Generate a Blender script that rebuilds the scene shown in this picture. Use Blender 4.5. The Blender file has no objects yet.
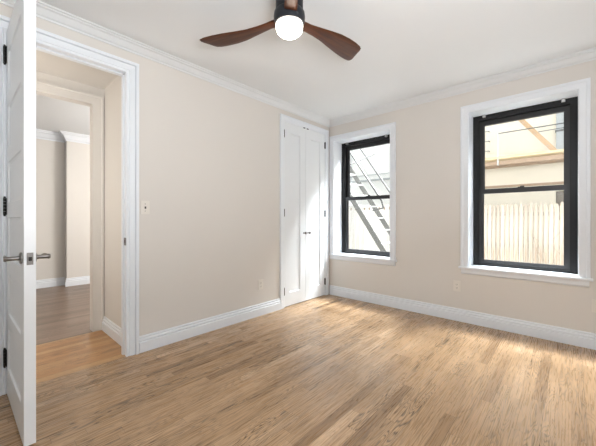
import bpy, bmesh, math, random
from mathutils import Vector, Matrix
S = bpy.context.scene
C = S.collection
random.seed(7)
PI = math.pi

# ------------------------------------------------------------------ camera
CAM_H = 1.12
cam = bpy.data.cameras.new('camera')
cam.sensor_width = 36.0
cam.lens = 36.0 * 299.95 / 596.0
cam.shift_y = -3.95 / 596.0
cam.clip_start = 0.02
camo = bpy.data.objects.new('camera', cam)
C.objects.link(camo)
camo.location = (0, 0, CAM_H)
camo.rotation_euler = (PI / 2, 0, 0.739942)
S.camera = camo

# ------------------------------------------------------------------ world, sun, lamps, exposure
S.view_settings.view_transform = 'Standard'
S.view_settings.look = 'None'
S.view_settings.gamma = 1.0
S.view_settings.use_curve_mapping = False
S.view_settings.exposure = 0.1
w = bpy.data.worlds.new('overcast_sky')
S.world = w
w.use_nodes = True
bg = w.node_tree.nodes['Background']
bg.inputs['Color'].default_value = (0.90, 0.95, 1.0, 1)
bg.inputs['Strength'].default_value = 1.05

def lamp(name, kind, loc, rot, energy, color=(1, 1, 1), **kw):
    l = bpy.data.lights.new(name, kind)
    l.energy = energy
    l.color = color
    for k, v in kw.items():
        setattr(l, k, v)
    o = bpy.data.objects.new(name, l)
    C.objects.link(o)
    o.location = loc
    o.rotation_euler = rot
    return o
# sun over the roof of this building, on the walls across the yard
lamp('sun', 'SUN', (0, 0, 12), (math.radians(38), 0, math.radians(-10)), 0.6, (1, 0.93, 0.80), angle=0.02)
# area light added above the yard as extra sky light for the windows
lamp('yard_sky_fill', 'AREA', (-1.3, 5.5, 5.3), (math.radians(-70), 0, 0), 4800, (0.94, 0.97, 1.0), shape='RECTANGLE', size=4.5, size_y=2.4)
# fill disk added beside the camera, aimed up to bounce off the ceiling
lamp('ceiling_bounce_fill', 'AREA', (0.50, 0.16, 1.26), (math.radians(180 - 14), 0, math.radians(85)), 76, (0.93, 0.965, 1), shape='DISK', size=0.8)
# added fill light at the unseen right side of the room
lamp('side_fill', 'AREA', (1.25, 0.9, 1.55), (0, math.radians(90), 0), 20, (0.94, 0.97, 1.0), shape='RECTANGLE', size=1.6, size_y=1.8)
# unseen point light added to brighten the room beyond the lobby
lamp('next_room_fill', 'POINT', (-4.4, 2.6, 1.75), (0, 0, 0), 115, (1, 0.985, 0.96), shadow_soft_size=0.2)
lamp('lobby_fill', 'POINT', (-3.1, -0.35, 1.5), (0, 0, 0), 24, (1, 0.96, 0.9), shadow_soft_size=0.12)  # hidden point light added to lift the lobby floor and ceiling

# ------------------------------------------------------------------ materials
def mat(name, col, rough=0.5, metal=0.0, spec=0.5, bump=0.0, bscale=200.0, var=0.0, vscale=6.0):
    m = bpy.data.materials.new(name)
    m.use_nodes = True
    nt = m.node_tree
    b = nt.nodes['Principled BSDF']
    b.inputs['Base Color'].default_value = (*col, 1)
    b.inputs['Roughness'].default_value = rough
    b.inputs['Metallic'].default_value = metal
    b.inputs['Specular IOR Level'].default_value = spec
    tc = nt.nodes.new('ShaderNodeTexCoord')
    if var:
        n = nt.nodes.new('ShaderNodeTexNoise')
        n.inputs['Scale'].default_value = vscale
        n.inputs['Detail'].default_value = 5
        nt.links.new(tc.outputs['Object'], n.inputs['Vector'])
        r = nt.nodes.new('ShaderNodeMix')
        r.data_type = 'RGBA'
        r.inputs[6].default_value = (*[c * (1 - var) for c in col], 1)
        r.inputs[7].default_value = (*[min(1, c * (1 + var)) for c in col], 1)
        nt.links.new(n.outputs['Fac'], r.inputs[0])
        nt.links.new(r.outputs[2], b.inputs['Base Color'])
    if bump:
        n = nt.nodes.new('ShaderNodeTexNoise')
        n.inputs['Scale'].default_value = bscale
        n.inputs['Detail'].default_value = 3
        nt.links.new(tc.outputs['Object'], n.inputs['Vector'])
        bp = nt.nodes.new('ShaderNodeBump')
        bp.inputs['Strength'].default_value = bump
        bp.inputs['Distance'].default_value = 0.002
        nt.links.new(n.outputs['Fac'], bp.inputs['Height'])
        nt.links.new(bp.outputs['Normal'], b.inputs['Normal'])
    return m

M = {}
M['wall'] = mat('warm_beige_wall_paint', (0.672, 0.640, 0.600), 0.75, bump=0.06, var=0.012, vscale=3)
M['lobby_wall'] = mat('pale_beige_lobby_paint', (0.66, 0.63, 0.59), 0.75, bump=0.06, var=0.012, vscale=3)
M['ceiling'] = mat('flat_white_ceiling_paint', (0.755, 0.77, 0.78), 0.9, bump=0.05, var=0.008, vscale=2)
M['trim'] = mat('semi_gloss_white_trim', (0.76, 0.79, 0.83), 0.32, var=0.01, vscale=8)
M['crown'] = mat('crown_moulding_paint', (0.70, 0.715, 0.725), 0.45, var=0.01, vscale=8)
M['door'] = mat('satin_white_door_paint', (0.76, 0.785, 0.81), 0.34, var=0.01, vscale=8)
M['black'] = mat('black_window_enamel', (0.010, 0.010, 0.011), 0.42, spec=0.3, var=0.2, vscale=20)
M['black_lifted'] = mat('lightened_black_sash', (0.022, 0.022, 0.024), 0.40, var=0.2, vscale=20)  # window black lightened in colour so the sash steps read as lit
M['hinge'] = mat('oil_rubbed_bronze', (0.03, 0.028, 0.026), 0.35, 0.7, var=0.2, vscale=60)
M['nickel'] = mat('aged_pewter_metal', (0.20, 0.19, 0.18), 0.3, 0.9, var=0.15, vscale=80)
M['silver'] = mat('satin_steel', (0.62, 0.62, 0.62), 0.35, 0.8, var=0.05, vscale=80)
M['plate'] = mat('ivory_plastic_plate', (0.735, 0.70, 0.645), 0.4, var=0.01)
M['slot'] = mat('dark_socket_slot', (0.05, 0.045, 0.04), 0.6, var=0.1)
M['fanbody'] = mat('dark_slate_fan_metal', (0.013, 0.015, 0.020), 0.4, 0.5, var=0.1, vscale=40)
M['rubber'] = mat('white_rubber', (0.75, 0.75, 0.72), 0.6, var=0.02)
M['closet'] = mat('dark_closet_board', (0.2, 0.19, 0.18), 0.8, var=0.05)
M['light_stop_slab'] = mat('grey_light_stop', (0.4, 0.4, 0.4), 0.9, var=0.1)
M['stucco'] = mat('cream_rendered_wall', (0.80, 0.735, 0.625), 0.9, bump=0.4, bscale=40, var=0.10, vscale=1.6)
M['pale'] = mat('pale_grey_rendered_wall', (0.88, 0.87, 0.85), 0.9, bump=0.3, bscale=40, var=0.05, vscale=1.2)
M['yellow_iron'] = mat('faded_yellow_iron_paint', (0.66, 0.52, 0.31), 0.6, var=0.25, vscale=12)
M['rust_iron'] = mat('rust_brown_iron_paint', (0.42, 0.30, 0.21), 0.7, var=0.25, vscale=14)
M['ochre_iron'] = mat('rusty_ochre_iron_paint', (0.46, 0.30, 0.17), 0.65, var=0.35, vscale=14)
M['grey_iron'] = mat('grey_iron_paint', (0.115, 0.115, 0.11), 0.55, var=0.15, vscale=10)
M['dark_iron'] = mat('dark_iron_rail', (0.06, 0.06, 0.06), 0.5, var=0.15, vscale=10)
M['tread'] = mat('worn_pale_tread', (0.62, 0.62, 0.61), 0.6, var=0.08, vscale=12)
M['pipe'] = mat('grey_galvanised_pipe', (0.42, 0.44, 0.45), 0.5, 0.2, var=0.1, vscale=8)
M['yard'] = mat('concrete_yard', (0.55, 0.53, 0.5), 0.9, bump=0.3, bscale=30, var=0.1, vscale=2)
M['darkwin'] = mat('dim_window_pane', (0.20, 0.17, 0.14), 0.25, var=0.1)
M['twig'] = mat('dry_twig_bark', (0.35, 0.27, 0.2), 0.8, var=0.2, vscale=30)

def glass(name):
    m = bpy.data.materials.new(name)
    m.use_nodes = True
    nt = m.node_tree
    nt.nodes.remove(nt.nodes['Principled BSDF'])
    t = nt.nodes.new('ShaderNodeBsdfTransparent')
    t.inputs['Color'].default_value = (0.97, 0.985, 0.98, 1)
    g = nt.nodes.new('ShaderNodeBsdfGlossy')
    g.inputs['Roughness'].default_value = 0.02
    lf = nt.nodes.new('ShaderNodeLayerWeight')
    p5 = nt.nodes.new('ShaderNodeMath'); p5.operation = 'POWER'; p5.inputs[1].default_value = 5.0
    nt.links.new(lf.outputs['Facing'], p5.inputs[0])
    lw = nt.nodes.new('ShaderNodeMath'); lw.operation = 'MULTIPLY_ADD'; lw.inputs[1].default_value = 0.6; lw.inputs[2].default_value = 0.03
    nt.links.new(p5.outputs[0], lw.inputs[0])
    mx = nt.nodes.new('ShaderNodeMixShader')
    nt.links.new(lw.outputs[0], mx.inputs[0])
    nt.links.new(t.outputs[0], mx.inputs[1])
    nt.links.new(g.outputs[0], mx.inputs[2])
    nt.links.new(mx.outputs[0], nt.nodes['Material Output'].inputs['Surface'])
    return m
M['glass'] = glass('clear_window_glass')

def emit(name, col, strength):
    m = bpy.data.materials.new(name)
    m.use_nodes = True
    b = m.node_tree.nodes['Principled BSDF']
    b.inputs['Base Color'].default_value = (0.9, 0.9, 0.88, 1)
    b.inputs['Roughness'].default_value = 0.4
    b.inputs['Emission Color'].default_value = (*col, 1)
    b.inputs['Emission Strength'].default_value = strength
    return m
M['lamp'] = emit('lit_opal_diffuser', (1.0, 0.90, 0.76), 20.0)

def wood_floor(name, stops, plank_w, len0, seed, rough=0.34, contrast=1.0, along='Y', spec=0.5):
    """strip oak floor: every board its own tone, cathedral grain, pores, thin seams"""
    m = bpy.data.materials.new(name)
    m.use_nodes = True
    nt = m.node_tree
    N, L = nt.nodes, nt.links
    b = N['Principled BSDF']
    def math_(op, a, b_=None, c=None):
        n = N.new('ShaderNodeMath')
        n.operation = op
        for i, v in enumerate((a, b_, c)):
            if v is None:
                continue
            if isinstance(v, (int, float)):
                n.inputs[i].default_value = v
            else:
                L.new(v, n.inputs[i])
        return n.outputs[0]
    tc = N.new('ShaderNodeTexCoord')
    sp = N.new('ShaderNodeSeparateXYZ')
    L.new(tc.outputs['Object'], sp.inputs[0])
    X, Y = sp.outputs[0], sp.outputs[1]
    if along == 'X':
        X, Y = Y, X
    u = math_('DIVIDE', X, plank_w)
    row = math_('FLOOR', u)
    fu = math_('FRACT', u)
    wn = N.new('ShaderNodeTexWhiteNoise')
    wn.noise_dimensions = '1D'
    L.new(math_('ADD', row, seed), wn.inputs['W'])
    off = math_('MULTIPLY', wn.outputs['Value'], 7.3)
    ln = math_('MULTIPLY_ADD', wn.outputs['Value'], 0.45 * len0, 0.75 * len0)
    v = math_('ADD', math_('DIVIDE', Y, ln), off)
    col = math_('FLOOR', v)
    fv = math_('FRACT', v)
    cb = N.new('ShaderNodeCombineXYZ')
    L.new(row, cb.inputs[0]); L.new(col, cb.inputs[1]); cb.inputs[2].default_value = seed
    w3 = N.new('ShaderNodeTexWhiteNoise')
    w3.noise_dimensions = '3D'
    L.new(cb.outputs[0], w3.inputs['Vector'])
    rnd = w3.outputs['Value']
    sc = N.new('ShaderNodeSeparateColor')
    L.new(w3.outputs['Color'], sc.inputs[0])
    ramp = N.new('ShaderNodeValToRGB')
    e = ramp.color_ramp.elements
    e[0].position, e[0].color = stops[0][0], (*stops[0][1], 1)
    e[1].position, e[1].color = stops[-1][0], (*stops[-1][1], 1)
    for p, c in stops[1:-1]:
        x = e.new(p); x.color = (*c, 1)
    L.new(rnd, ramp.inputs[0])
    # cathedral grain: contour lines of a stretched noise, different per board
    gx = math_('MULTIPLY_ADD', X, 15.0, math_('MULTIPLY', sc.outputs[0], 91.0))
    gy = math_('MULTIPLY_ADD', Y, 1.5, math_('MULTIPLY', sc.outputs[1], 57.0))
    gv = N.new('ShaderNodeCombineXYZ')
    L.new(gx, gv.inputs[0]); L.new(gy, gv.inputs[1])
    n1 = N.new('ShaderNodeTexNoise')
    n1.inputs['Scale'].default_value = 1.0
    n1.inputs['Detail'].default_value = 2.0
    n1.inputs['Roughness'].default_value = 0.45
    L.new(gv.outputs[0], n1.inputs['Vector'])
    rings = math_('SINE', math_('MULTIPLY', n1.outputs['Fac'], math_('MULTIPLY_ADD', rnd, 90.0, 75.0)))
    rings = math_('POWER', math_('MULTIPLY_ADD', rings, 0.5, 0.5), 2.6)
    amt = math_('MULTIPLY', math_('MULTIPLY_ADD', math_('POWER', sc.outputs[2], 1.5), 0.75, 0.25), 0.55 * contrast)
    grain = math_('MULTIPLY', rings, amt)
    # pores and streaks
    pv = N.new('ShaderNodeCombineXYZ')
    L.new(math_('MULTIPLY_ADD', X, 150.0, math_('MULTIPLY', rnd, 300.0)), pv.inputs[0])
    L.new(math_('MULTIPLY', Y, 4.5), pv.inputs[1])
    n2 = N.new('ShaderNodeTexNoise')
    n2.inputs['Scale'].default_value = 1.0
    n2.inputs['Detail'].default_value = 3.0
    L.new(pv.outputs[0], n2.inputs['Vector'])
    pores = math_('MULTIPLY', math_('SUBTRACT', n2.outputs['Fac'], 0.5), 0.5 * contrast)
    # broad tone within a board
    bv = N.new('ShaderNodeCombineXYZ')
    L.new(math_('MULTIPLY_ADD', X, 22.0, math_('MULTIPLY', rnd, 70.0)), bv.inputs[0])
    L.new(math_('MULTIPLY', Y, 1.1), bv.inputs[1])
    n3 = N.new('ShaderNodeTexNoise')
    n3.inputs['Scale'].default_value = 1.0
    L.new(bv.outputs[0], n3.inputs['Vector'])
    broad = math_('MULTIPLY', math_('SUBTRACT', n3.outputs['Fac'], 0.5), 0.35 * contrast)
    val = math_('ADD', math_('SUBTRACT', math_('ADD', pores, broad), grain), 1.09)
    # seams between boards
    du = math_('ABSOLUTE', math_('SUBTRACT', fu, 0.5))
    dv = math_('ABSOLUTE', math_('SUBTRACT', fv, 0.5))
    s1 = math_('GREATER_THAN', du, 0.5 - 0.0011 / plank_w)
    s2 = math_('GREATER_THAN', dv, 0.5 - 0.0012 / len0)
    seam = math_('MAXIMUM', s1, s2)
    val = math_('MULTIPLY', val, math_('MULTIPLY_ADD', seam, -0.35, 1.0))
    hs = N.new('ShaderNodeHueSaturation')
    L.new(ramp.outputs[0], hs.inputs['Color'])
    hs.inputs['Saturation'].default_value = 0.97
    L.new(val, hs.inputs['Value'])
    L.new(hs.outputs[0], b.inputs['Base Color'])
    b.inputs['Specular IOR Level'].default_value = spec
    L.new(math_('MULTIPLY_ADD', n2.outputs['Fac'], 0.12, rough - 0.06), b.inputs['Roughness'])
    bp = N.new('ShaderNodeBump')
    bp.inputs['Strength'].default_value = 0.12
    bp.inputs['Distance'].default_value = 0.001
    L.new(val, bp.inputs['Height'])
    L.new(bp.outputs[0], b.inputs['Normal'])
    return m
M['oak'] = wood_floor('natural_oak_strip_floor',
    [(0.0, (0.235, 0.135, 0.064)), (0.06, (0.285, 0.170, 0.084)), (0.16, (0.36, 0.222, 0.115)), (0.85, (0.41, 0.258, 0.140)), (0.95, (0.45, 0.29, 0.164)), (1.0, (0.52, 0.35, 0.21))], 0.060, 0.85, 3.0, contrast=1.4, rough=0.28)
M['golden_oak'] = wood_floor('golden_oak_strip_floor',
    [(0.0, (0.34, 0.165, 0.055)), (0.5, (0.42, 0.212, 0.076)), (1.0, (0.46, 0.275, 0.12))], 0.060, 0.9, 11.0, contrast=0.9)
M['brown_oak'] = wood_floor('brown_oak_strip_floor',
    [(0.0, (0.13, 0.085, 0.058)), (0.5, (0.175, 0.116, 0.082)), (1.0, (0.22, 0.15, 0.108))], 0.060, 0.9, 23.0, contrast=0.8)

def walnut():
    m = bpy.data.materials.new('walnut_fan_blade')
    m.use_nodes = True
    nt = m.node_tree
    b = nt.nodes['Principled BSDF']
    tc = nt.nodes.new('ShaderNodeTexCoord')
    mp = nt.nodes.new('ShaderNodeMapping')
    mp.inputs['Scale'].default_value = (2.2, 26, 26)
    nt.links.new(tc.outputs['Object'], mp.inputs[0])
    n = nt.nodes.new('ShaderNodeTexNoise')
    n.inputs['Scale'].default_value = 1.6
    n.inputs['Detail'].default_value = 6
    n.inputs['Distortion'].default_value = 0.6
    nt.links.new(mp.outputs[0], n.inputs['Vector'])
    r = nt.nodes.new('ShaderNodeValToRGB')
    e = r.color_ramp.elements
    e[0].position, e[0].color = 0.3, (0.038, 0.010, 0.004, 1)
    e[1].position, e[1].color = 0.72, (0.12, 0.038, 0.012, 1)
    nt.links.new(n.outputs['Fac'], r.inputs[0])
    nt.links.new(r.outputs[0], b.inputs['Base Color'])
    b.inputs['Roughness'].default_value = 0.42
    b.inputs['Specular IOR Level'].default_value = 0.3
    return m
M['walnut'] = walnut()

def picket_wood(name, c0, c1):
    m = bpy.data.materials.new(name)
    m.use_nodes = True
    nt = m.node_tree
    b = nt.nodes['Principled BSDF']
    tc = nt.nodes.new('ShaderNodeTexCoord')
    mp = nt.nodes.new('ShaderNodeMapping')
    mp.inputs['Scale'].default_value = (14, 14, 0.8)
    nt.links.new(tc.outputs['Object'], mp.inputs[0])
    n = nt.nodes.new('ShaderNodeTexNoise')
    n.inputs['Scale'].default_value = 2.0
    n.inputs['Detail'].default_value = 5
    nt.links.new(mp.outputs[0], n.inputs['Vector'])
    vo = nt.nodes.new('ShaderNodeTexVoronoi')
    vo.inputs['Scale'].default_value = 9.0
    mp2 = nt.nodes.new('ShaderNodeMapping')
    mp2.inputs['Scale'].default_value = (1.0, 1.0, 0.45)
    nt.links.new(tc.outputs['Object'], mp2.inputs[0])
    nt.links.new(mp2.outputs[0], vo.inputs['Vector'])
    lt = nt.nodes.new('ShaderNodeMath'); lt.operation = 'LESS_THAN'; lt.inputs[1].default_value = 0.17
    nt.links.new(vo.outputs['Distance'], lt.inputs[0])
    r = nt.nodes.new('ShaderNodeValToRGB')
    e = r.color_ramp.elements
    e[0].position, e[0].color = 0.32, (*c0, 1)
    e[1].position, e[1].color = 0.68, (*c1, 1)
    nt.links.new(n.outputs['Fac'], r.inputs[0])
    mx = nt.nodes.new('ShaderNodeMix'); mx.data_type = 'RGBA'
    nt.links.new(lt.outputs[0], mx.inputs[0])
    nt.links.new(r.outputs[0], mx.inputs[6])
    mx.inputs[7].default_value = (0.25, 0.17, 0.10, 1)     # knots
    nt.links.new(mx.outputs[2], b.inputs['Base Color'])
    oi = nt.nodes.new('ShaderNodeObjectInfo')
    hv = nt.nodes.new('ShaderNodeHueSaturation')
    mr = nt.nodes.new('ShaderNodeMapRange')
    mr.inputs['To Min'].default_value = 0.78
    mr.inputs['To Max'].default_value = 1.08
    nt.links.new(oi.outputs['Random'], mr.inputs['Value'])
    nt.links.new(mr.outputs[0], hv.inputs['Value'])
    nt.links.new(mx.outputs[2], hv.inputs['Color'])
    nt.links.new(hv.outputs[0], b.inputs['Base Color'])
    b.inputs['Roughness'].default_value = 0.8
    return m
M['picket'] = picket_wood('weathered_cream_picket_wood', (0.40, 0.31, 0.235), (0.60, 0.545, 0.48))
M['board'] = picket_wood('bleached_fence_board_wood', (0.52, 0.48, 0.43), (0.70, 0.69, 0.67))

# ------------------------------------------------------------------ mesh helpers
def finish(bm, name, m, parent=None, smooth=False, sharp=35):
    bmesh.ops.recalc_face_normals(bm, faces=bm.faces)
    me = bpy.data.meshes.new(name)
    if smooth:
        for f in bm.faces:
            f.smooth = True
        a = math.radians(sharp)
        for e in bm.edges:
            if len(e.link_faces) == 2 and e.calc_face_angle(0) > a:
                e.smooth = False
    bm.to_mesh(me)
    bm.free()
    me.materials.append(m)
    o = bpy.data.objects.new(name, me)
    C.objects.link(o)
    if parent:
        o.parent = parent
    return o

def box(bm, x0, x1, y0, y1, z0, z1, bevel=0.0):
    vs = [bm.verts.new((x, y, z)) for x in (x0, x1) for y in (y0, y1) for z in (z0, z1)]
    fs = []
    for q in ((0, 1, 3, 2), (4, 6, 7, 5), (0, 4, 5, 1), (2, 3, 7, 6), (0, 2, 6, 4), (1, 5, 7, 3)):
        fs.append(bm.faces.new([vs[i] for i in q]))
    if bevel:
        es = list({e for f in fs for e in f.edges})
        bmesh.ops.bevel(bm, geom=es, offset=bevel, segments=2, affect='EDGES', profile=0.6)
    return vs

def boxes(*bs, bevel=0.0):
    bm = bmesh.new()
    for b in bs:
        box(bm, *b, bevel=bevel)
    return bm

def tube(bm, a, b, r, n=10, r2=None):
    a, b = Vector(a), Vector(b)
    d = (b - a).normalized()
    t = Vector((0, 0, 1)) if abs(d.z) < 0.9 else Vector((1, 0, 0))
    u = d.cross(t).normalized(); v = d.cross(u)
    r2 = r if r2 is None else r2
    R = [[bm.verts.new(p + (u * math.cos(2 * PI * i / n) + v * math.sin(2 * PI * i / n)) * rr) for i in range(n)] for p, rr in ((a, r), (b, r2))]
    for i in range(n):
        j = (i + 1) % n
        bm.faces.new((R[0][i], R[0][j], R[1][j], R[1][i]))
    bm.faces.new(R[0]); bm.faces.new(R[1])

def bar(bm, a, b, w, t, up=(0, 0, 1)):
    """rectangular bar from a to b, w across in the 'up' sense, t in the other"""
    a, b = Vector(a), Vector(b)
    d = (b - a).normalized()
    s = d.cross(Vector(up)).normalized()
    u = s.cross(d).normalized()
    q = [(-1, -1), (1, -1), (1, 1), (-1, 1)]
    R = [[bm.verts.new(p + s * (i * t / 2) + u * (j * w / 2)) for i, j in q] for p in (a, b)]
    for i in range(4):
        j = (i + 1) % 4
        bm.faces.new((R[0][i], R[0][j], R[1][j], R[1][i]))
    bm.faces.new(R[0]); bm.faces.new(R[1])

def lathe(bm, prof, axis_o, axis='Z', n=32):
    """prof: (radius, height) pairs revolved about an axis through axis_o"""
    o = Vector(axis_o)
    def P(r, h, k):
        c, s = r * math.cos(2 * PI * k / n), r * math.sin(2 * PI * k / n)
        return o + {'Z': Vector((c, s, h)), 'X': Vector((h, c, s)), 'Y': Vector((c, h, s))}[axis]
    R = []
    for r, h in prof:
        R.append([bm.verts.new(P(0, h, 0))] if r == 0 else [bm.verts.new(P(r, h, k)) for k in range(n)])
    for A, B in zip(R, R[1:]):
        for k in range(n):
            j = (k + 1) % n
            if len(A) == 1 and len(B) == 1:
                continue
            if len(A) == 1:
                bm.faces.new((A[0], B[k], B[j]))
            elif len(B) == 1:
                bm.faces.new((A[k], A[j], B[0]))
            else:
                bm.faces.new((A[k], A[j], B[j], B[k]))
    for A in (R[0], R[-1]):
        if len(A) > 2:
            bm.faces.new(A)

def loft(bm, rings, closed_rings=True, cap=True, loop=False):
    V = [[bm.verts.new(p) for p in r] for r in rings]
    n = len(V[0])
    pairs = list(zip(V, V[1:])) + ([(V[-1], V[0])] if loop else [])
    for A, B in pairs:
        for k in range(n if closed_rings else n - 1):
            j = (k + 1) % n
            bm.faces.new((A[k], A[j], B[j], B[k]))
    if cap and not loop:
        bm.faces.new(V[0]); bm.faces.new(V[-1])

def wall_cells(cuts_u, cuts_v, holes):
    out = []
    for u0, u1 in zip(cuts_u, cuts_u[1:]):
        for v0, v1 in zip(cuts_v, cuts_v[1:]):
            um, vm = (u0 + u1) / 2, (v0 + v1) / 2
            if any(a < um < b and c < vm < d for a, b, c, d in holes):
                continue
            out.append((u0, u1, v0, v1))
    return out

def holed_wall(u0, u1, v0, v1, holes):
    """list of rectangles (columns) covering the wall round its holes"""
    us = sorted({u0, u1, *[h[0] for h in holes], *[h[1] for h in holes]})
    rects = []
    for a, b in zip(us, us[1:]):
        m_ = (a + b) / 2
        hs = sorted([h for h in holes if h[0] < m_ < h[1]], key=lambda h: h[2])
        z = v0
        for h in hs:
            if h[2] > z + 1e-6:
                rects.append((a, b, z, h[2]))
            z = h[3]
        if z < v1 - 1e-6:
            rects.append((a, b, z, v1))
    return rects

def tag(o, label, cat=None, group=None, kind=None):
    o['label'] = label
    if cat: o['category'] = cat
    if group: o['group'] = group
    if kind: o['kind'] = kind
    return o

def empty(name, loc, label=None, cat=None, group=None, kind=None):
    o = bpy.data.objects.new(name, None)
    C.objects.link(o)
    o.location = loc
    o.empty_display_size = 0.1
    if label: tag(o, label, cat, group, kind)
    return o

def adopt(root, o):
    """part built in world coordinates, kept in place under its root"""
    o.parent = root
    o.matrix_parent_inverse = Matrix.Translation(root.location).inverted()
    return o

def part(bm, name, m, root, smooth=False, label=None, sharp=35):
    o = finish(bm, name, m, None, smooth, sharp)
    o.data.transform(Matrix.Translation(-world_loc(root)))
    o.parent = root
    if label: o['label'] = label
    return o

def world_loc(o):
    v = Vector(o.location)
    while o.parent:
        o = o.parent
        v += Vector(o.location)
    return v

def structure(bm, name, m, label, cat, smooth=False):
    return tag(finish(bm, name, m, None, smooth), label, cat, kind='structure')

def dup(root, loc, label, rotz=None, group=None):
    r = root.copy(); C.objects.link(r); r.location = loc
    if rotz is not None: r.rotation_euler = (0, 0, rotz)
    r['label'] = label
    if group: r['group'] = group
    for ch in list(root.children):
        c = ch.copy(); C.objects.link(c); c.parent = r
        for g in list(ch.children):
            d = g.copy(); C.objects.link(d); d.parent = c
    return r

# ------------------------------------------------------------------ room shell
XL, YB, XR, YR, ZC = -2.685, 3.635, 1.35, -1.25, 2.565
T = 0.11                     # inner wall thickness
TB = 0.34                    # outer wall thickness
# openings in the left wall: (y0, y1, z0, z1)
D0, D1, DZ = 0.157, 0.862, 2.318          # doorway to the lobby
K0, K1, KZ = 2.672, 3.526, 2.362          # closet
W1 = (-2.598, -1.716, 0.600, 2.270)       # left window opening
W2 = (-0.826, 0.046, 0.600, 2.270)        # right window opening

structure(boxes((XL - 0.0, XR, YR, YB, -0.12, 0.0)), 'floor', M['oak'], 'natural oak strip floor of the room, pale near the windows', 'floor')
structure(boxes((XL - T - 0.02, XR + 0.12, YR - 0.12, YB + TB, ZC, ZC + 0.2)), 'ceiling', M['ceiling'], 'flat white ceiling that carries the fan', 'ceiling')
bm = boxes(*[(XL - T, XL, a, b, c, d) for a, b, c, d in holed_wall(YR - 0.12, YB + TB, -0.12, ZC, [(D0 - 0.02, D1 + 0.012, -0.13, DZ + 0.02), (K0 - 0.0, K1 + 0.0, -0.13, KZ)])])
structure(bm, 'wall_left', M['wall'], 'long beige wall with the open doorway and the closet', 'wall')
bm = boxes(*[(a, b, YB, YB + TB, c, d) for a, b, c, d in holed_wall(XL, XR + 0.12, -0.12, ZC, [W1, W2])])
structure(bm, 'wall_back', M['wall'], 'beige wall with the two black framed windows', 'wall')
structure(boxes((XR, XR + 0.12, YR - 0.12, YB, -0.12, ZC)), 'wall_right', M['wall'], 'beige wall on the right of the windows, beyond the frame', 'wall')
structure(boxes((XL, XR, YR - 0.12, YR, -0.12, ZC)), 'wall_rear', M['wall'], 'beige wall behind the camera', 'wall')

# crown moulding, one mitred run per wall
CP = [(0, 0.072), (0.008, 0.072), (0.010, 0.060), (0.022, 0.054), (0.034, 0.040), (0.048, 0.024), (0.064, 0.018), (0.066, 0.010), (0.080, 0.008), (0.082, 0.0), (0, 0.0)]
def crown(name, A, B, na, nb, label, z=ZC, m=None):
    """A, B wall corners; na, nb: direction (x,y) that one unit of projection moves at each end"""
    bm = bmesh.new()
    loft(bm, [[(P[0] + n[0] * p, P[1] + n[1] * p, z - d) for p, d in CP] for P, n in ((A, na), (B, nb))])
    structure(bm, name, m or M['crown'], label, 'crown moulding')
crown('trim_1', (XL, YR), (XL, YB), (1, 1), (1, -1), 'white crown moulding along the top of the long beige wall')
crown('trim_2', (XL, YB), (XR, YB), (1, -1), (-1, -1), 'white crown moulding above the two windows')
crown('trim_3', (XR, YB), (XR, YR), (-1, -1), (-1, 1), 'white crown moulding on the right wall, beyond the frame')
crown('trim_4', (XR, YR), (XL, YR), (-1, 1), (1, 1), 'white crown moulding behind the camera')

# baseboards
BP = [(0, 0), (0.024, 0), (0.024, 0.080), (0.022, 0.084), (0.014, 0.087), (0.014, 0.091), (0.019, 0.096), (0.019, 0.104), (0.016, 0.110), (0.009, 0.113), (0.009, 0.117), (0.012, 0.122), (0.012, 0.128), (0.008, 0.134), (0, 0.135)]
def baseboard(name, A, B, n, label, ma=0, mb=0, m=None):
    A, B, n = Vector((*A, 0)), Vector((*B, 0)), Vector((*n, 0))
    d = (B - A).normalized()
    bm = bmesh.new()
    loft(bm, [[A + n * p + d * (p * ma) + Vector((0, 0, z)) for p, z in BP], [B + n * p - d * (p * mb) + Vector((0, 0, z)) for p, z in BP]])
    structure(bm, name, m or M['trim'], label, 'baseboard')
baseboard('baseboard_left', (XL, D1 + 0.096), (XL, K0 - 0.072), (1, 0), 'white baseboard between the doorway and the closet')
baseboard('baseboard_left', (XL, YR), (XL, D0 - 0.10), (1, 0), 'white baseboard behind the open door', ma=1)
baseboard('baseboard_back', (XL, YB), (XR, YB), (0, -1), 'long white baseboard under the two windows', 1, 1)
baseboard('baseboard_right', (XR, YB), (XR, YR), (-1, 0), 'white baseboard on the right wall, beyond the frame', 1, 1)
baseboard('baseboard_rear', (XR, YR), (XL, YR), (0, 1), 'white baseboard behind the camera', 1, 1)

# casings: profile of (outward offset from opening, thickness)
CASE = [(-0.004, 0), (-0.004, 0.010), (0.000, 0.014), (0.010, 0.014), (0.013, 0.009), (0.017, 0.009), (0.022, 0.015), (0.050, 0.019), (0.058, 0.019), (0.060, 0.014), (0.063, 0.014), (0.067, 0.030), (0.086, 0.032), (0.090, 0.028), (0.090, 0)]
def casing_u(bm, to3, u0, u1, v0, v1, prof):
    loft(bm, [[to3(u0 - o, v0, t) for o, t in prof], [to3(u0 - o, v1 + o, t) for o, t in prof],
              [to3(u1 + o, v1 + o, t) for o, t in prof], [to3(u1 + o, v0, t) for o, t in prof]])
onleft = lambda u, v, t: (XL + t, u, v)
onback = lambda u, v, t: (u, YB - t, v)

bm = bmesh.new()
casing_u(bm, onleft, D0, D1, 0, DZ, CASE)
structure(bm, 'trim_5', M['trim'], 'wide white moulded casing round the open doorway', 'door casing')
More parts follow.
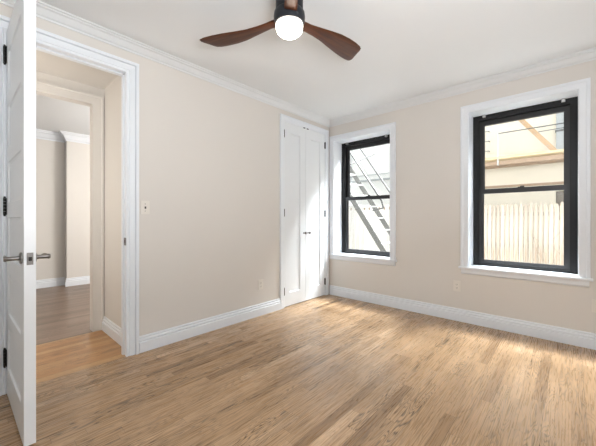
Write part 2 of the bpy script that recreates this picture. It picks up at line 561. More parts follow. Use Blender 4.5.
# jamb boards and stops of the doorway
bm = boxes((XL - T - 0.004, XL + 0.004, D1, D1 + 0.014, 0, DZ + 0.016), (XL - T - 0.004, XL + 0.004, D0 - 0.018, D0, 0, DZ + 0.016), (XL - T - 0.004, XL + 0.004, D0 - 0.018, D1 + 0.014, DZ, DZ + 0.018),
           (XL - 0.075, XL - 0.045, D1 - 0.012, D1 + 0.002, 0, DZ), (XL - 0.075, XL - 0.045, D0 - 0.002, D0 + 0.012, 0, DZ), (XL - 0.075, XL - 0.045, D0, D1, DZ - 0.012, DZ + 0.002))
jamb = structure(bm, 'trim_6', M['trim'], 'white door jamb with stop lining the doorway', 'door jamb')

# ------------------------------------------------------------------ lobby and the room beyond
XV, XN = -3.52, -6.37
LZ = 2.44
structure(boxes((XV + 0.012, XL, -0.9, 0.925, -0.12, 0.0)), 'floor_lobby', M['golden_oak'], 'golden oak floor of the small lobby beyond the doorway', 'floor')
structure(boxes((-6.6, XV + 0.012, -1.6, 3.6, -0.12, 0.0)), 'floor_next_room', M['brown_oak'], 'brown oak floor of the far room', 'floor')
structure(boxes((XV - 0.10, XL - T, 0.925, 1.03, -0.12, LZ + 0.2)), 'wall_lobby', M['lobby_wall'], 'short pale lobby wall just inside the doorway', 'wall')
structure(boxes((XV - 0.10, XL - T, -1.0, -0.9, -0.12, LZ + 0.2)), 'wall_lobby_end', M['lobby_wall'], 'lobby wall hidden behind the open door', 'wall')
structure(boxes((XV - 0.1, XL - T, -1.0, 1.03, LZ, LZ + 0.2)), 'ceiling_lobby', M['lobby_wall'], 'low beige lobby ceiling seen through the doorway', 'ceiling')
P0, P1, PZ = 0.05, 0.826, 2.262
bm = boxes(*[(XV - 0.10, XV, a, b, c, d) for a, b, c, d in holed_wall(-1.0, 3.7, -0.12, 2.75, [(P0, P1, -0.13, PZ)])])
structure(bm, 'wall_partition', M['lobby_wall'], 'pale wall between the lobby and the far room', 'wall')
bm = bmesh.new()
casing_u(bm, lambda u, v, t: (XV + t, u, v), P0, P1, 0, PZ, [(-0.002, 0), (-0.002, 0.012), (0.070, 0.014), (0.076, 0.020), (0.092, 0.020), (0.095, 0.0)])
structure(bm, 'trim_7', M['lobby_wall'], 'beige painted casing of the opening into the far room', 'door casing')
structure(boxes((XN - 0.15, XN, -1.7, 1.09, -0.12, 2.75)), 'wall_far', M['lobby_wall'], 'recessed pale wall of the far room', 'wall')
structure(boxes((XN - 0.15, -6.2, 1.09, 3.7, -0.12, 2.75)), 'wall_far_pier', M['lobby_wall'], 'projecting pale pier of the far room', 'wall')
structure(boxes((-6.6, XV, -1.75, -1.6, -0.12, 2.75)), 'wall_far_side', M['lobby_wall'], 'side wall of the far room, out of view', 'wall')
structure(boxes((-6.6, XV, 3.6, 3.75, -0.12, 2.75)), 'wall_far_end', M['lobby_wall'], 'end wall of the far room, out of view', 'wall')
structure(boxes((-6.6, XV - 0.1, -1.75, 3.75, 2.55, 2.7)), 'ceiling_next_room', M['ceiling'], 'white ceiling of the far room', 'ceiling')
baseboard('baseboard_lobby', (XL - T - 0.004, 0.925), (XV + 0.02, 0.925), (0, -1), 'white baseboard of the short lobby wall', 0, 0)
baseboard('baseboard_far', (XN, -1.6), (XN, 1.09), (1, 0), 'white baseboard of the recessed far wall')
baseboard('baseboard_far_pier', (-6.2, 1.09), (-6.2, 3.6), (1, 0), 'white baseboard of the projecting far pier', ma=-1)
def crown2(name, rings, label):
    bm = bmesh.new()
    loft(bm, rings)
    structure(bm, name, M['trim'], label, 'crown moulding')
CP2 = [(p * 1.3, d * 1.85) for p, d in CP]
crown2('trim_8', [[(XN + p, -1.6, 2.55 - d) for p, d in CP2], [(XN + p, 1.09 - p, 2.55 - d) for p, d in CP2]], 'white crown moulding over the recessed far wall')
crown2('trim_9', [[(XN, 1.09 - p, 2.55 - d) for p, d in CP2], [(-6.2 + p, 1.09 - p, 2.55 - d) for p, d in CP2], [(-6.2 + p, 3.6, 2.55 - d) for p, d in CP2]], 'white crown moulding over the far pier')

# closet interior
bm = boxes((XL - 0.75, XL - 0.72, 2.55, YB + TB, -0.12, 2.6), (XL - 0.75, XL - T, 2.55, 2.58, -0.12, 2.6), (XL - 0.75, XL - T, YB + 0.05, YB + 0.08, -0.12, 2.6), (XL - 0.75, XL - T, 2.55, YB + TB, 2.5, 2.6), (XL - 0.75, XL, K0, K1, -0.12, -0.001))
structure(bm, 'wall_closet', M['closet'], 'closet interior behind the white doors', 'wall')
structure(boxes((-6.7, XR + 0.3, -1.9, YB + TB, 2.78, 2.95)), 'light_stop_slab', M['light_stop_slab'], 'unseen slab added over the rooms against light leaks', 'light_stop_slab')  # added above the ceilings to stop light leaking in

# ------------------------------------------------------------------ panelled door leaves
def leaf_face(bm, to3, u0, u1, v0, v1, panels, depth, slope):
    """a face with recessed panels; to3(u, v, d): d below the surface"""
    us = sorted({u0, u1, *[p[0] for p in panels], *[p[1] for p in panels]})
    vs = sorted({v0, v1, *[p[2] for p in panels], *[p[3] for p in panels]})
    g = {}
    def V(u, v, d=0):
        k = (round(u, 5), round(v, 5), round(d, 5))
        if k not in g: g[k] = bm.verts.new(to3(u, v, d))
        return g[k]
    for a, b in zip(us, us[1:]):
        for c, d in zip(vs, vs[1:]):
            p = next((p for p in panels if p[0] - 1e-6 <= a and b <= p[1] + 1e-6 and p[2] - 1e-6 <= c and d <= p[3] + 1e-6), None)
            if p is None:
                bm.faces.new((V(a, c), V(b, c), V(b, d), V(a, d)))
            else:
                s, e = slope, depth
                o = [(a, c), (b, c), (b, d), (a, d)]
                i1 = [(a + s * .25, c + s * .25), (b - s * .25, c + s * .25), (b - s * .25, d - s * .25), (a + s * .25, d - s * .25)]
                i2 = [(a + s, c + s), (b - s, c + s), (b - s, d - s), (a + s, d - s)]
                for k in range(4):
                    j = (k + 1) % 4
                    bm.faces.new((V(*o[k]), V(*o[j]), V(*i1[j], e * .75), V(*i1[k], e * .75)))
                    bm.faces.new((V(*i1[k], e * .75), V(*i1[j], e * .75), V(*i2[j], e), V(*i2[k], e)))
                bm.faces.new([V(*q, e) for q in i2])

def leaf(to3, u0, u1, v0, v1, th, panels, depth=0.009, slope=0.02):
    """a whole leaf, both faces panelled; to3(u, v, n): n from 0 (front) to -th (back)"""
    bm = bmesh.new()
    leaf_face(bm, lambda u, v, d: to3(u, v, -d), u0, u1, v0, v1, panels, depth, slope)
    leaf_face(bm, lambda u, v, d: to3(u, v, -th + d), u0, u1, v0, v1, panels, depth, slope)
    for a, b in (((u0, v0), (u1, v0)), ((u1, v0), (u1, v1)), ((u1, v1), (u0, v1)), ((u0, v1), (u0, v0))):
        bm.faces.new([bm.verts.new(to3(*q, n)) for q, n in ((a, 0), (b, 0), (b, -th), (a, -th))])
    bmesh.ops.remove_doubles(bm, verts=bm.verts, dist=1e-5)
    return bm

# open entry door: leaf at right angles to the wall, room-side face towards -Y
HX, LX, DY, DT = -2.680, -1.965, 0.160, 0.045
d1 = empty('door_1', (HX, DY, 0), 'white panelled door standing open into the room at the left', 'door', kind='structure')
pan = [(HX + 0.10, LX - 0.105, 0.185 + 0.345 * k, 0.185 + 0.345 * k + 0.255) for k in range(6)]
part(leaf(lambda u, v, n: (u, DY - n, v), HX, LX, 0.010, DZ - 0.004, DT, pan, 0.010, 0.018), 'door_leaf', M['door'], d1)
HZ = 0.925
bm = bmesh.new(); box(bm, LX, LX + 0.0025, DY + 0.010, DY + 0.035, HZ - 0.03, HZ + 0.03, 0.001)
lp = part(bm, 'latch_plate', M['nickel'], d1, label='pewter latch plate')
bm = bmesh.new(); box(bm, LX + 0.0025, LX + 0.012, DY + 0.016, DY + 0.029, HZ - 0.010, HZ + 0.010, 0.002)
o = finish(bm, 'latch_bolt', M['hinge']); o.data.transform(Matrix.Translation(-Vector(d1.location))); o.parent = lp
def lever(sgn, y0, m):
    bm = bmesh.new()
    cx = LX - 0.065
    lathe(bm, [(0, 0), (0.029, 0), (0.029, sgn * 0.006), (0.022, sgn * 0.010), (0, sgn * 0.010)], (cx, y0, HZ), 'Y', 20)
    ro = part(bm, 'rosette', m, d1, True)
    bm = bmesh.new()
    lathe(bm, [(0, 0.008 * sgn), (0.0125, 0.008 * sgn), (0.010, 0.022 * sgn), (0.011, 0.052 * sgn), (0.0135, 0.060 * sgn), (0.011, 0.066 * sgn), (0, 0.067 * sgn)], (cx, y0, HZ), 'Y', 18)
    pts = [(0, 0.0, .0105), (-0.03, 0.002, .0100), (-0.07, 0.003, .0092), (-0.108, -0.002, .0085), (-0.118, -0.004, .005)]
    loft(bm, [[(cx + px, y0 + sgn * (0.056 - max(0, -px - .07) * .12) + r * 0.7 * math.cos(a * PI / 6), HZ + pz + r * math.sin(a * PI / 6)) for a in range(12)] for px, pz, r in pts])
    part(bm, 'lever_handle', m, d1, True, label='pewter lever handle')
lever(-1, DY, M['nickel'])
lever(1, DY + DT, M['nickel'])
for z in (2.165, 1.20, 0.235):
    bm = bmesh.new()
    kx, ky = HX + 0.014, DY - 0.0095
    for k in range(5):
        tube(bm, (kx, ky, z - 0.052 + k * 0.0212), (kx, ky, z - 0.052 + k * 0.0212 + 0.0200), 0.0075, 12)
    tube(bm, (kx, ky, z - 0.062), (kx, ky, z - 0.052), 0.0045, 10, 0.0065)
    tube(bm, (kx, ky, z + 0.054), (kx, ky, z + 0.064), 0.0065, 10, 0.0045)
    h = part(bm, 'hinge', M['hinge'], d1, True, label='black butt hinge')
    bm = boxes((HX + 0.012, HX + 0.036, DY - 0.003, DY + 0.001, z - 0.052, z + 0.052))
    o = finish(bm, 'hinge_leaf', M['hinge']); o.data.transform(Matrix.Translation(-Vector(d1.location))); o.parent = h
d1.rotation_euler = (0, 0, math.radians(1.45))
# strike plate on the jamb opposite
bm = bmesh.new(); box(bm, XL - 0.036, XL + 0.012, D1 - 0.0065, D1 - 0.0035, 0.905, 0.968, 0.001)
lipr = part(bm, 'strike_plate', M['nickel'], jamb, label='small pewter strike plate')
bm = bmesh.new(); box(bm, XL - 0.022, XL - 0.002, D1 - 0.0075, D1 - 0.006, 0.922, 0.950)
part(bm, 'strike_hole', M['slot'], lipr)

# closet: casing and two leaves
bm = bmesh.new()
casing_u(bm, onleft, K0, K1, 0, KZ, [(-0.004, 0), (-0.004, 0.010), (0.004, 0.014), (0.040, 0.016), (0.048, 0.022), (0.066, 0.022), (0.070, 0.018), (0.070, 0)])
structure(bm, 'trim_10', M['trim'], 'white casing round the closet in the corner', 'door casing')
KS = 3.094
KX = XL + 0.002
def closet_leaf(name, y0, y1, p0, p1, knob_y, hinge_y, label):
    r = empty(name, (KX, y0, 0), label, 'closet door', kind='structure')
    part(leaf(lambda u, v, n: (KX + n, u, v), y0, y1, 0.008, KZ - 0.005, 0.035, [(p0, p1, 0.175, 2.225)], 0.014, 0.012), 'door_leaf', M['door'], r)
    bm = bmesh.new()
    lathe(bm, [(0, 0), (0.011, 0), (0.011, 0.003), (0.006, 0.006), (0.005, 0.020), (0.012, 0.025), (0.0185, 0.036), (0.016, 0.045), (0.008, 0.049), (0, 0.0495)], (KX, knob_y, 0.932), 'X', 20)
    part(bm, 'knob', M['nickel'], r, True, label='small pewter knob')
    for z in (2.20, 1.20, 0.205):
        bm = bmesh.new()
        for k in range(3):
            tube(bm, (KX + 0.007, hinge_y, z - 0.045 + k * 0.030), (KX + 0.007, hinge_y, z - 0.045 + k * 0.030 + 0.0285), 0.0085, 12)
        tube(bm, (KX + 0.007, hinge_y, z - 0.052), (KX + 0.007, hinge_y, z + 0.052), 0.0042, 10)
        box(bm, KX - 0.002, KX + 0.004, hinge_y - 0.013, hinge_y + 0.013, z - 0.045, z + 0.045)
        part(bm, 'hinge', M['hinge'], r, True, label='black butt hinge')
closet_leaf('door_2', K0 + 0.004, KS - 0.002, 2.780, 2.985, 3.050, K0 + 0.002, 'white single panel closet leaf nearer the doorway')
closet_leaf('door_3', KS + 0.002, K1 - 0.004, 3.200, 3.415, 3.140, K1 - 0.002, 'white single panel closet leaf in the room corner, catching window light')
bm = boxes((XL - 0.002, XL + 0.013, 3.045, 3.075, KZ - 0.012, KZ - 0.003), (XL - 0.002, XL + 0.013, 3.115, 3.145, KZ - 0.012, KZ - 0.003))
structure(bm, 'trim_11', M['hinge'], 'dark roller catches above the closet leaves', 'door catch')

# ------------------------------------------------------------------ windows
WY = 3.832                         # front plane of the black frames
def window(name, W, tag_, nbr):
    x0, x1, z0, z1 = W
    r = empty(name, ((x0 + x1) / 2, WY, z0), 'black double hung window ' + tag_, 'window', kind='structure')
    # white casing on three sides, stool and apron below, white reveal lining
    bm = bmesh.new()
    casing_u(bm, onback, x0, x1, z0 + 0.004, z1, [(-0.003, 0), (-0.003, 0.012), (0.003, 0.015), (0.044, 0.016), (0.050, 0.022), (0.070, 0.022), (0.074, 0.017), (0.074, 0)])
    part(bm, 'casing', M['trim'], r)
    bm = boxes((x0 - 0.001, x0 + 0.004, YB - 0.003, WY + 0.05, z0, z1), (x1 - 0.004, x1 + 0.001, YB - 0.003, WY + 0.05, z0, z1), (x0, x1, YB - 0.003, WY + 0.05, z1 - 0.004, z1 + 0.001))
    part(bm, 'reveal_lining', M['trim'], r)
    bm = bmesh.new()
    box(bm, x0 - 0.090, x1 + 0.090, YB - 0.040, YB + 0.0, z0 - 0.018, z0 + 0.006, 0.005)
    box(bm, x0 + 0.001, x1 - 0.001, YB - 0.01, WY + 0.06, z0 - 0.012, z0 + 0.006)
    part(bm, 'stool', M['trim'], r)
    bm = bmesh.new()
    loft(bm, [[(x, YB - t, z) for t, z in [(0, z0 - 0.018), (0.020, z0 - 0.018), (0.020, z0 - 0.060), (0.014, z0 - 0.068), (0.008, z0 - 0.076), (0, z0 - 0.076)]] for x in (x0 - 0.066, x1 + 0.066)])
    part(bm, 'apron', M['trim'], r)
    # black outer frame with its tracks
    a0, a1, b0, b1 = x0 + 0.004, x1 - 0.004, z0 + 0.006, z1 - 0.004
    f = 0.046
    bm = boxes((a0, a0 + f, WY, WY + 0.10, b0, b1), (a1 - f, a1, WY, WY + 0.10, b0, b1), (a0 + f, a1 - f, WY, WY + 0.10, b1 - f - 0.006, b1), (a0 + f, a1 - f, WY, WY + 0.10, b0, b0 + 0.022),
               (a0 + f, a0 + f + 0.010, WY + 0.004, WY + 0.014, b0, b1 - f), (a1 - f - 0.010, a1 - f, WY + 0.004, WY + 0.014, b0, b1 - f), (a0 + f, a0 + f + 0.010, WY + 0.048, WY + 0.054, b0, b1 - f), (a1 - f - 0.010, a1 - f, WY + 0.048, WY + 0.054, b0, b1 - f))
    part(bm, 'window_frame', M['black'], r)
    mz = 1.424
    s0, s1 = a0 + f + 0.002, a1 - f - 0.002
    def sash(nm, ya, yb, za, zb, rt, rb):
        st = 0.044
        bm = boxes((s0, s0 + st, ya, yb, za, zb), (s1 - st, s1, ya, yb, za, zb), (s0 + st, s1 - st, ya, yb, zb - rt, zb), (s0 + st, s1 - st, ya, yb, za, za + rb),
                   (s0 + st, s0 + st + 0.008, ya + 0.010, yb - 0.006, za + rb, zb - rt), (s1 - st - 0.008, s1 - st, ya + 0.010, yb - 0.006, za + rb, zb - rt))
        sh = part(bm, nm, M['black_lifted'], r)
        bm = boxes((s0 + st - 0.004, s1 - st + 0.004, (ya + yb) / 2 - 0.002, (ya + yb) / 2 + 0.002, za + rb - 0.004, zb - rt + 0.004))
        g = finish(bm, 'pane', M['glass'])
        g.data.transform(Matrix.Translation(-world_loc(r)))
        g.parent = sh
        return sh
    sash('upper_sash', WY + 0.056, WY + 0.090, mz - 0.022, b1 - f - 0.004, 0.052, 0.036)
    lo = sash('lower_sash', WY + 0.016, WY + 0.046, b0 + 0.020, mz + 0.026, 0.050, 0.046)
    xc = (s0 + s1) / 2
    bm = bmesh.new()
    box(bm, xc - 0.028, xc + 0.028, WY + 0.018, WY + 0.040, mz + 0.026, mz + 0.032, 0.002)
    box(bm, xc - 0.006, xc + 0.030, WY + 0.014, WY + 0.028, mz + 0.032, mz + 0.042, 0.003)
    part(bm, 'sash_lock', M['black_lifted'], r)
    bm = bmesh.new()
    for sx in (-0.18, 0.18):
        box(bm, xc + sx - 0.03, xc + sx + 0.03, WY + 0.006, WY + 0.016, b0 + 0.036, b0 + 0.046, 0.002)
    part(bm, 'sash_lift', M['black_lifted'], r)
    for bx in nbr:
        bm = bmesh.new()
        box(bm, bx - 0.014, bx + 0.014, WY - 0.030, WY, z1 - 0.034, z1 - 0.004, 0.003)
        box(bm, bx - 0.009, bx + 0.009, WY - 0.040, WY - 0.029, z1 - 0.028, z1 - 0.012, 0.002)
        part(bm, 'blind_bracket', M['silver'], r, label='small silver blind bracket')
    return r
window('window_1', W1, 'beside the closet corner, stair behind it', (-2.49, -1.862))
window('window_2', W2, 'farther from the closet, picket fence behind it', (-0.714, -0.060))

# ------------------------------------------------------------------ ceiling fan
FX, FY, FZ = -1.285, 1.329, 2.372
fan = empty('ceiling_fan', (FX, FY, ZC), 'three bladed walnut ceiling fan with a lit round lamp', 'ceiling fan')
bm = bmesh.new()
lathe(bm, [(0, ZC), (0.080, ZC), (0.084, ZC - 0.006), (0.084, ZC - 0.055), (0.080, ZC - 0.060), (0.080, ZC - 0.066), (0.084, ZC - 0.070), (0.084, FZ + 0.030), (0.078, FZ + 0.020), (0, FZ + 0.020)], (FX, FY, 0), 'Z', 40)
part(bm, 'motor_housing', M['fanbody'], fan, True)
bm = bmesh.new()
lathe(bm, [(0, FZ + 0.022), (0.086, FZ + 0.022), (0.094, FZ + 0.012), (0.097, FZ - 0.012), (0.094, FZ - 0.040), (0.090, FZ - 0.058), (0, FZ - 0.058)], (FX, FY, 0), 'Z', 40)
part(bm, 'hub', M['fanbody'], fan, True)
bm = bmesh.new()
lathe(bm, [(0.080, FZ - 0.0575), (0.082, FZ - 0.062), (0.081, FZ - 0.080), (0.075, FZ - 0.098), (0.060, FZ - 0.112), (0.036, FZ - 0.121), (0, FZ - 0.124)], (FX, FY, 0), 'Z', 40)
part(bm, 'lamp_diffuser', M['lamp'], fan, True, label='glowing white lamp diffuser')
def blade_bm():
    # sections: radius, chord, centre offset (towards +v), pitch (deg, +v edge lower), z shift
    sec = [(0.060, 0.080, 0.000, 4, -0.006), (0.100, 0.076, 0.000, 5, -0.006), (0.150, 0.074, -0.003, 7, -0.005), (0.220, 0.088, -0.010, 8, -0.004),
           (0.300, 0.112, -0.015, 8, -0.003), (0.380, 0.144, -0.014, 7, -0.002), (0.460, 0.164, -0.007, 6, -0.001), (0.540, 0.172, 0.003, 6, 0.000),
           (0.600, 0.168, 0.011, 6, 0.000), (0.630, 0.152, 0.016, 7, 0.000), (0.642, 0.132, 0.020, 7, 0.000), (0.647, 0.09, 0.024, 7, 0.000)]
    bm = bmesh.new()
    rings = []
    for r, c, o, p, dz in sec:
        a = math.radians(p)
        ring = []
        th = 0.012 if r > 0.12 else 0.018
        if r > 0.63: th = 0.007
        prof = [(-.5, 0), (-.44, .35), (-.25, .5), (0, .5), (.25, .5), (.44, .35), (.5, 0), (.44, -.35), (.25, -.5), (0, -.5), (-.25, -.5), (-.44, -.35)]
        for u, t in prof:
            v = o + u * c
            z = t * th
            skew = 0.030 * (u) * max(0.0, (r - 0.5) / 0.145)      # tip cut on a slant
            ring.append((r + skew, v * 1.0 * math.cos(a) + z * math.sin(a), -u * c * math.sin(a) + z * math.cos(a) + dz))
        rings.append(ring)
    loft(bm, rings)
    return bm
bl = finish(blade_bm(), 'blade', M['walnut'], fan, True, 50)
bl.location = (0, 0, FZ - ZC - 0.012)
bl.rotation_euler = (0, 0, math.radians(82))
for a in (196, -41):
    c = bl.copy(); C.objects.link(c); c.parent = fan
    c.rotation_euler = (0, 0, math.radians(a))

# ------------------------------------------------------------------ switch, outlets, door stop
def plate_bm(w=0.072, h=0.116, t=0.006):
    bm = bmesh.new(); box(bm, -w / 2, w / 2, -t, 0, -h / 2, h / 2, 0.0022)
    return bm
sw = empty('light_switch', (XL, 1.008, 1.218), 'ivory toggle light switch on the beige wall beside the doorway', 'light switch')
sw.rotation_euler = (0, 0, PI / 2)
finish(plate_bm(), 'wall_plate', M['plate'], sw)
bm = bmesh.new(); box(bm, -0.005, 0.005, -0.016, -0.005, -0.011, 0.009, 0.001)
finish(bm, 'toggle', M['slot'], sw)['label'] = 'dark toggle'
for z in (-0.03, 0.03):
    bm = bmesh.new(); lathe(bm, [(0, -0.0056), (0.004, -0.0056), (0.003, -0.0075), (0, -0.0078)], (0, 0, z), 'Y', 12)
    finish(bm, 'screw', M['nickel'], sw, True)
ot = empty('power_outlet', (XL, 2.292, 0.356), 'ivory power outlet low on the wall between doorway and closet', 'power outlet', 'power outlets low on the beige walls')
ot.rotation_euler = (0, 0, PI / 2)
finish(plate_bm(), 'wall_plate', M['plate'], ot)
for z in (-0.0195, 0.0195):
    bm = bmesh.new()
    lathe(bm, [(0, -0.0055), (0.0168, -0.0055), (0.0165, -0.0080), (0, -0.0080)], (0, 0, z), 'Y', 24)
    rc = finish(bm, 'receptacle', M['plate'], ot)
    bm = boxes((-0.0075, -0.0050, -0.0085, -0.0078, z - 0.004, z + 0.006), (0.0050, 0.0075, -0.0085, -0.0078, z - 0.004, z + 0.006), (-0.002, 0.002, -0.0085, -0.0078, z - 0.011, z - 0.007))
    finish(bm, 'slots', M['slot'], rc)
dup(ot, (-0.938, YB, 0.380), 'ivory power outlet below the left end of the picket fence window', 0.0)
dup(ot, (0.163, YB, 0.373), 'ivory power outlet cut off by the right edge of the photo', 0.0)
ds = empty('door_stop', (-2.10, 0.085, 0), 'small floor door stop with a white rubber bumper beside the open door', 'door stop')
bm = bmesh.new(); lathe(bm, [(0, 0), (0.016, 0), (0.016, 0.004), (0.009, 0.010), (0.007, 0.026), (0, 0.026)], (0, 0, 0), 'Z', 18)
finish(bm, 'base', M['hinge'], ds, True)
bm = bmesh.new(); lathe(bm, [(0.010, 0.022), (0.013, 0.026), (0.013, 0.036), (0.010, 0.041), (0, 0.042)], (0, 0, 0), 'Z', 18)
finish(bm, 'bumper', M['rubber'], ds, True)['label'] = 'white rubber bumper'

# ------------------------------------------------------------------ outside: yard, fences, buildings, iron stairs
GZ = -0.42
structure(boxes((-9, 5, YB + TB, 11, GZ - 0.2, GZ)), 'ground', M['yard'], 'pale concrete yard behind the windows', 'ground')

cf = empty('picket_fence', (-0.7, 7.0, GZ), 'cream stockade picket fence across the yard behind the right window', 'fence')
k = 0
x = -2.30
while x < 1.4:
    bm = bmesh.new()
    w_ = 0.0335 + random.uniform(-0.0015, 0.001)
    zt = 1.835 + random.uniform(-0.018, 0.018)
    y = -0.012 + random.uniform(-0.004, 0.004)
    ring = [(-w_, 0), (w_, 0), (w_, zt - 0.075), (w_ * 0.72, zt - 0.030), (w_ * 0.3, zt - 0.006), (0, zt), (-w_ * 0.3, zt - 0.006), (-w_ * 0.72, zt - 0.030), (-w_, zt - 0.075)]
    # half-round face
    for yy in (0,):
        loft(bm, [[(a, 0.014, z) for a, z in ring], [(a, 0.004, z) for a, z in ring], [(a * 0.82, -0.008, max(z - 0.002, 0)) for a, z in ring], [(a * 0.4, -0.014, max(z - 0.006, 0)) for a, z in ring]])
    o = finish(bm, 'picket', M['picket'], cf)
    o.location = (x + 0.7, y, 0)
    x += 0.0725
    k += 1
for z in (0.35, 1.0, 1.6):
    finish(boxes((-1.65, 2.1, 0.006, 0.05, z, z + 0.07)), 'rail', M['picket'], cf)

bf = empty('board_fence', (-4.0, 7.0, GZ), 'bleached flat board fence behind the left window and its iron stair', 'fence')
x = -6.6
while x < -2.36:
    zt = 1.90 + random.uniform(-0.012, 0.012)
    ww = 0.132
    bm = bmesh.new()
    loft(bm, [[(-ww / 2, yy, 0), (ww / 2, yy, 0), (ww / 2, yy, zt - 0.02), (ww / 2 - 0.02, yy, zt), (-ww / 2 + 0.02, yy, zt), (-ww / 2, yy, zt - 0.02)] for yy in (-0.010, 0.010)])
    o = finish(bm, 'board', M['board'], bf)
    o.location = (x + 4.0, random.uniform(-0.003, 0.003), 0)
    x += 0.138
for z in (0.4, 1.5):
    finish(boxes((-2.65, 1.62, 0.012, 0.05, z, z + 0.08)), 'rail', M['board'], bf)

nb = empty('apartment_building', (-0.5, 8.45, GZ), 'cream rendered building rising behind the picket fence', 'building')
part(boxes(*[(a, b, 8.45, 8.8, c, d) for a, b, c, d in holed_wall(-2.95, 4.0, GZ, 7.5, [(-0.255, 0.5, 1.10, 1.72)])]), 'wall', M['stucco'], nb)
part(boxes((-2.95, 4.0, 8.40, 8.45, 1.86, 1.91)), 'ledge', M['rust_iron'], nb, label='brown stained ledge')
part(boxes((-0.255, 0.5, 8.62, 8.66, 1.10, 1.72)), 'window_pane', M['darkwin'], nb, label='dim window pane')
wb = empty('white_building', (-5.0, 9.3, GZ), 'pale building filling the view behind the board fence', 'building')
part(boxes((-9, -2.95, 9.3, 9.7, GZ, 7.5)), 'wall', M['pale'], wb)
part(boxes((-9, -2.95, 9.22, 9.3, 2.42, 2.47), (-9, -2.95, 9.25, 9.3, 2.62, 2.64)), 'cornice', M['pipe'], wb)
bm = bmesh.new()
for px in (-6.0, -5.83):
    tube(bm, (px, 9.24, 2.5), (px + 0.03, 9.24, 7.0), 0.012, 8)
part(bm, 'conduit', M['pipe'], wb)

fe = empty('fire_escape', (-0.7, 8.0, 2.3), 'yellow iron fire escape balcony on the cream building', 'fire escape')
part(boxes((-2.9, 2.4, 7.68, 7.72, 2.415, 2.465)), 'edge_beam', M['yellow_iron'], fe)
part(boxes((-2.9, 2.4, 7.80, 7.86, 2.30, 2.385), (-2.9, 2.4, 8.25, 8.30, 2.30, 2.40)), 'under_beam', M['rust_iron'], fe, label='rust brown beam')
bm = bmesh.new()
yy = 7.73
while yy < 8.44:
    box(bm, -2.9, 2.4, yy, yy + 0.030, 2.41, 2.425); yy += 0.055
part(bm, 'deck_slats', M['yellow_iron'], fe)
bm = bmesh.new()
bar(bm, (-0.235, 7.74, 2.44), (-1.62, 7.74, 4.33), 0.085, 0.02)
part(bm, 'diagonal_brace', M['ochre_iron'], fe)
for k in range(7):
    t_ = (k + 0.5) / 7
    part(boxes((-0.235 - 1.385 * t_ - 0.045, -0.235 - 1.385 * t_ + 0.00, 7.722, 7.732, 2.44 + 1.89 * t_ - 0.015, 2.44 + 1.89 * t_ + 0.015)), 'brace_cleat', M['rust_iron'], fe, label='rusty cleat')
bm = bmesh.new()
tube(bm, (0.05, 7.90, 3.0), (-0.75, 7.90, 4.1), 0.008, 8)
part(bm, 'tie_rod', M['dark_iron'], fe)
bm = bmesh.new()
tube(bm, (-1.18, 7.70, 2.965), (0.9, 7.70, 2.965), 0.010, 8)
part(bm, 'guard_rail', M['dark_iron'], fe)
bm = bmesh.new()
tube(bm, (-0.5, 7.70, 2.87), (0.9, 7.70, 2.90), 0.007, 8)
part(bm, 'guard_rail', M['dark_iron'], fe)
for px, z0_ in ((-1.18, 2.28), (0.9, 2.44)):
    bm = bmesh.new(); tube(bm, (px, 7.70, z0_), (px, 7.70, 2.97), 0.016, 8)
    part(bm, 'guard_post', M['tread'], fe)
lad = empty('wall_ladder', (-1.47, 8.40, 2.5), 'thin iron rungs fixed to the cream wall at the left', 'ladder rungs')
for k in range(5):
    bm = bmesh.new(); tube(bm, (-1.70, 8.38, 2.75 + 0.235 * k), (-1.47, 8.38, 2.75 + 0.235 * k), 0.007, 8)
    tube(bm, (-1.47, 8.38, 2.75 + 0.235 * k), (-1.47, 8.46, 2.75 + 0.235 * k), 0.010, 8)
    tube(bm, (-1.70, 8.38, 2.75 + 0.235 * k), (-1.70, 8.46, 2.75 + 0.235 * k), 0.010, 8)
    part(bm, 'rung', M['grey_iron'], lad)
bm = bmesh.new(); box(bm, -0.245, -0.12, 8.30, 8.395, 2.50, 5.6, 0.02)
dp = part(bm, 'drain_pipe', M['pipe'], nb, label='grey galvanised drain pipe')
for z in (2.95, 3.4, 4.4):
    o = finish(boxes((-0.26, -0.105, 8.285, 8.398, z, z + 0.035)), 'strap', M['grey_iron'])
    o.data.transform(Matrix.Translation(-world_loc(nb))); o.parent = dp

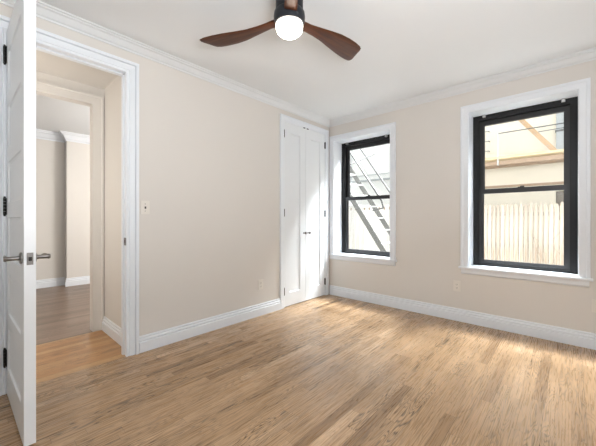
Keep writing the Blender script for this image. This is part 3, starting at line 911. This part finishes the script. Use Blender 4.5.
# iron stair outside the left window, descending to the right
ya, yb = 4.55, 5.20
zs = lambda X: -2.738 - 1.47 * X
st = empty('iron_staircase', (-1.6, (ya + yb) / 2, GZ), 'grey iron stair descending to the right outside the left window', 'staircase')
Xb, Xt = (-2.738 - GZ) / 1.47, -4.1
for y in (ya, yb):
    bm = bmesh.new(); bar(bm, (Xb, y, GZ), (Xt, y, zs(Xt)), 0.088, 0.012)
    part(bm, 'stringer', M['grey_iron'], st)
n = int((zs(Xt) - GZ) / 0.214)
for i in range(1, n):
    z = GZ + 0.214 * i + 0.06
    X = (-2.738 - z) / 1.47
    tb = [(X - 0.050 + q, X - 0.030 + q, ya + 0.006, yb - 0.006, z - 0.004, z + 0.008) for q in (0, 0.040, 0.080)]
    part(boxes(*tb, *[(X - 0.050, X + 0.050, yq, yq + 0.018, z - 0.006, z + 0.004) for yq in (ya + 0.02, (ya + yb) / 2, yb - 0.04)]), 'tread', M['tread'], st, label='worn pale grating tread')
for y, off in ((ya, 0.78), (yb, 0.73)):
    X0, X1 = -2.30, -4.1
    bm = bmesh.new()
    tube(bm, (X0, y, zs(X0) + off), (X1, y, zs(X1) + off), 0.018, 8)
    e0 = Vector((X0, y, zs(X0) + off))
    tube(bm, e0, e0 + Vector((0.03, 0, -0.12)), 0.014, 8)
    tube(bm, e0 + Vector((0.03, 0, -0.12)), e0 + Vector((-0.16, 0, -0.16)), 0.011, 8)
    part(bm, 'handrail', M['dark_iron'], st)
for X in (-2.05, -3.95):
    for y, off in ((ya, 0.78), (yb, 0.73)):
        bm = bmesh.new(); tube(bm, (X, y, zs(X)), (X, y, zs(X) + off), 0.009, 8)
        part(bm, 'baluster', M['dark_iron'], st)
bm = bmesh.new(); tube(bm, (-3.22, ya, 2.01), (-2.78, yb, 2.36), 0.012, 8)
part(bm, 'cross_brace', M['dark_iron'], st)

# a few bare twigs growing up in front of the pickets
tw = empty('bare_shrub', (-0.20, 6.85, GZ), 'bare twiggy shrub in front of the picket fence', 'shrub')
bm = bmesh.new()
random.seed(3)
for k in range(9):
    a = Vector((random.uniform(-0.06, 0.06), random.uniform(-0.04, 0.04), 0))
    d = Vector((random.uniform(-0.35, 0.25), random.uniform(-0.08, 0.04), 1)).normalized()
    for s in range(5):
        b = a + d * 0.24
        tube(bm, a, b, 0.006 - 0.0009 * s, 5, 0.0052 - 0.0009 * s)
        if s > 1:
            d2 = (d + Vector((random.uniform(-0.9, 0.9), random.uniform(-0.3, 0.1), random.uniform(-0.2, 0.3)))).normalized()
            tube(bm, b, b + d2 * 0.22, 0.003, 5, 0.0012)
        a = b
        d = (d + Vector((random.uniform(-0.3, 0.3), random.uniform(-0.1, 0.05), 0))).normalized()
finish(bm, 'twigs', M['twig'], tw)
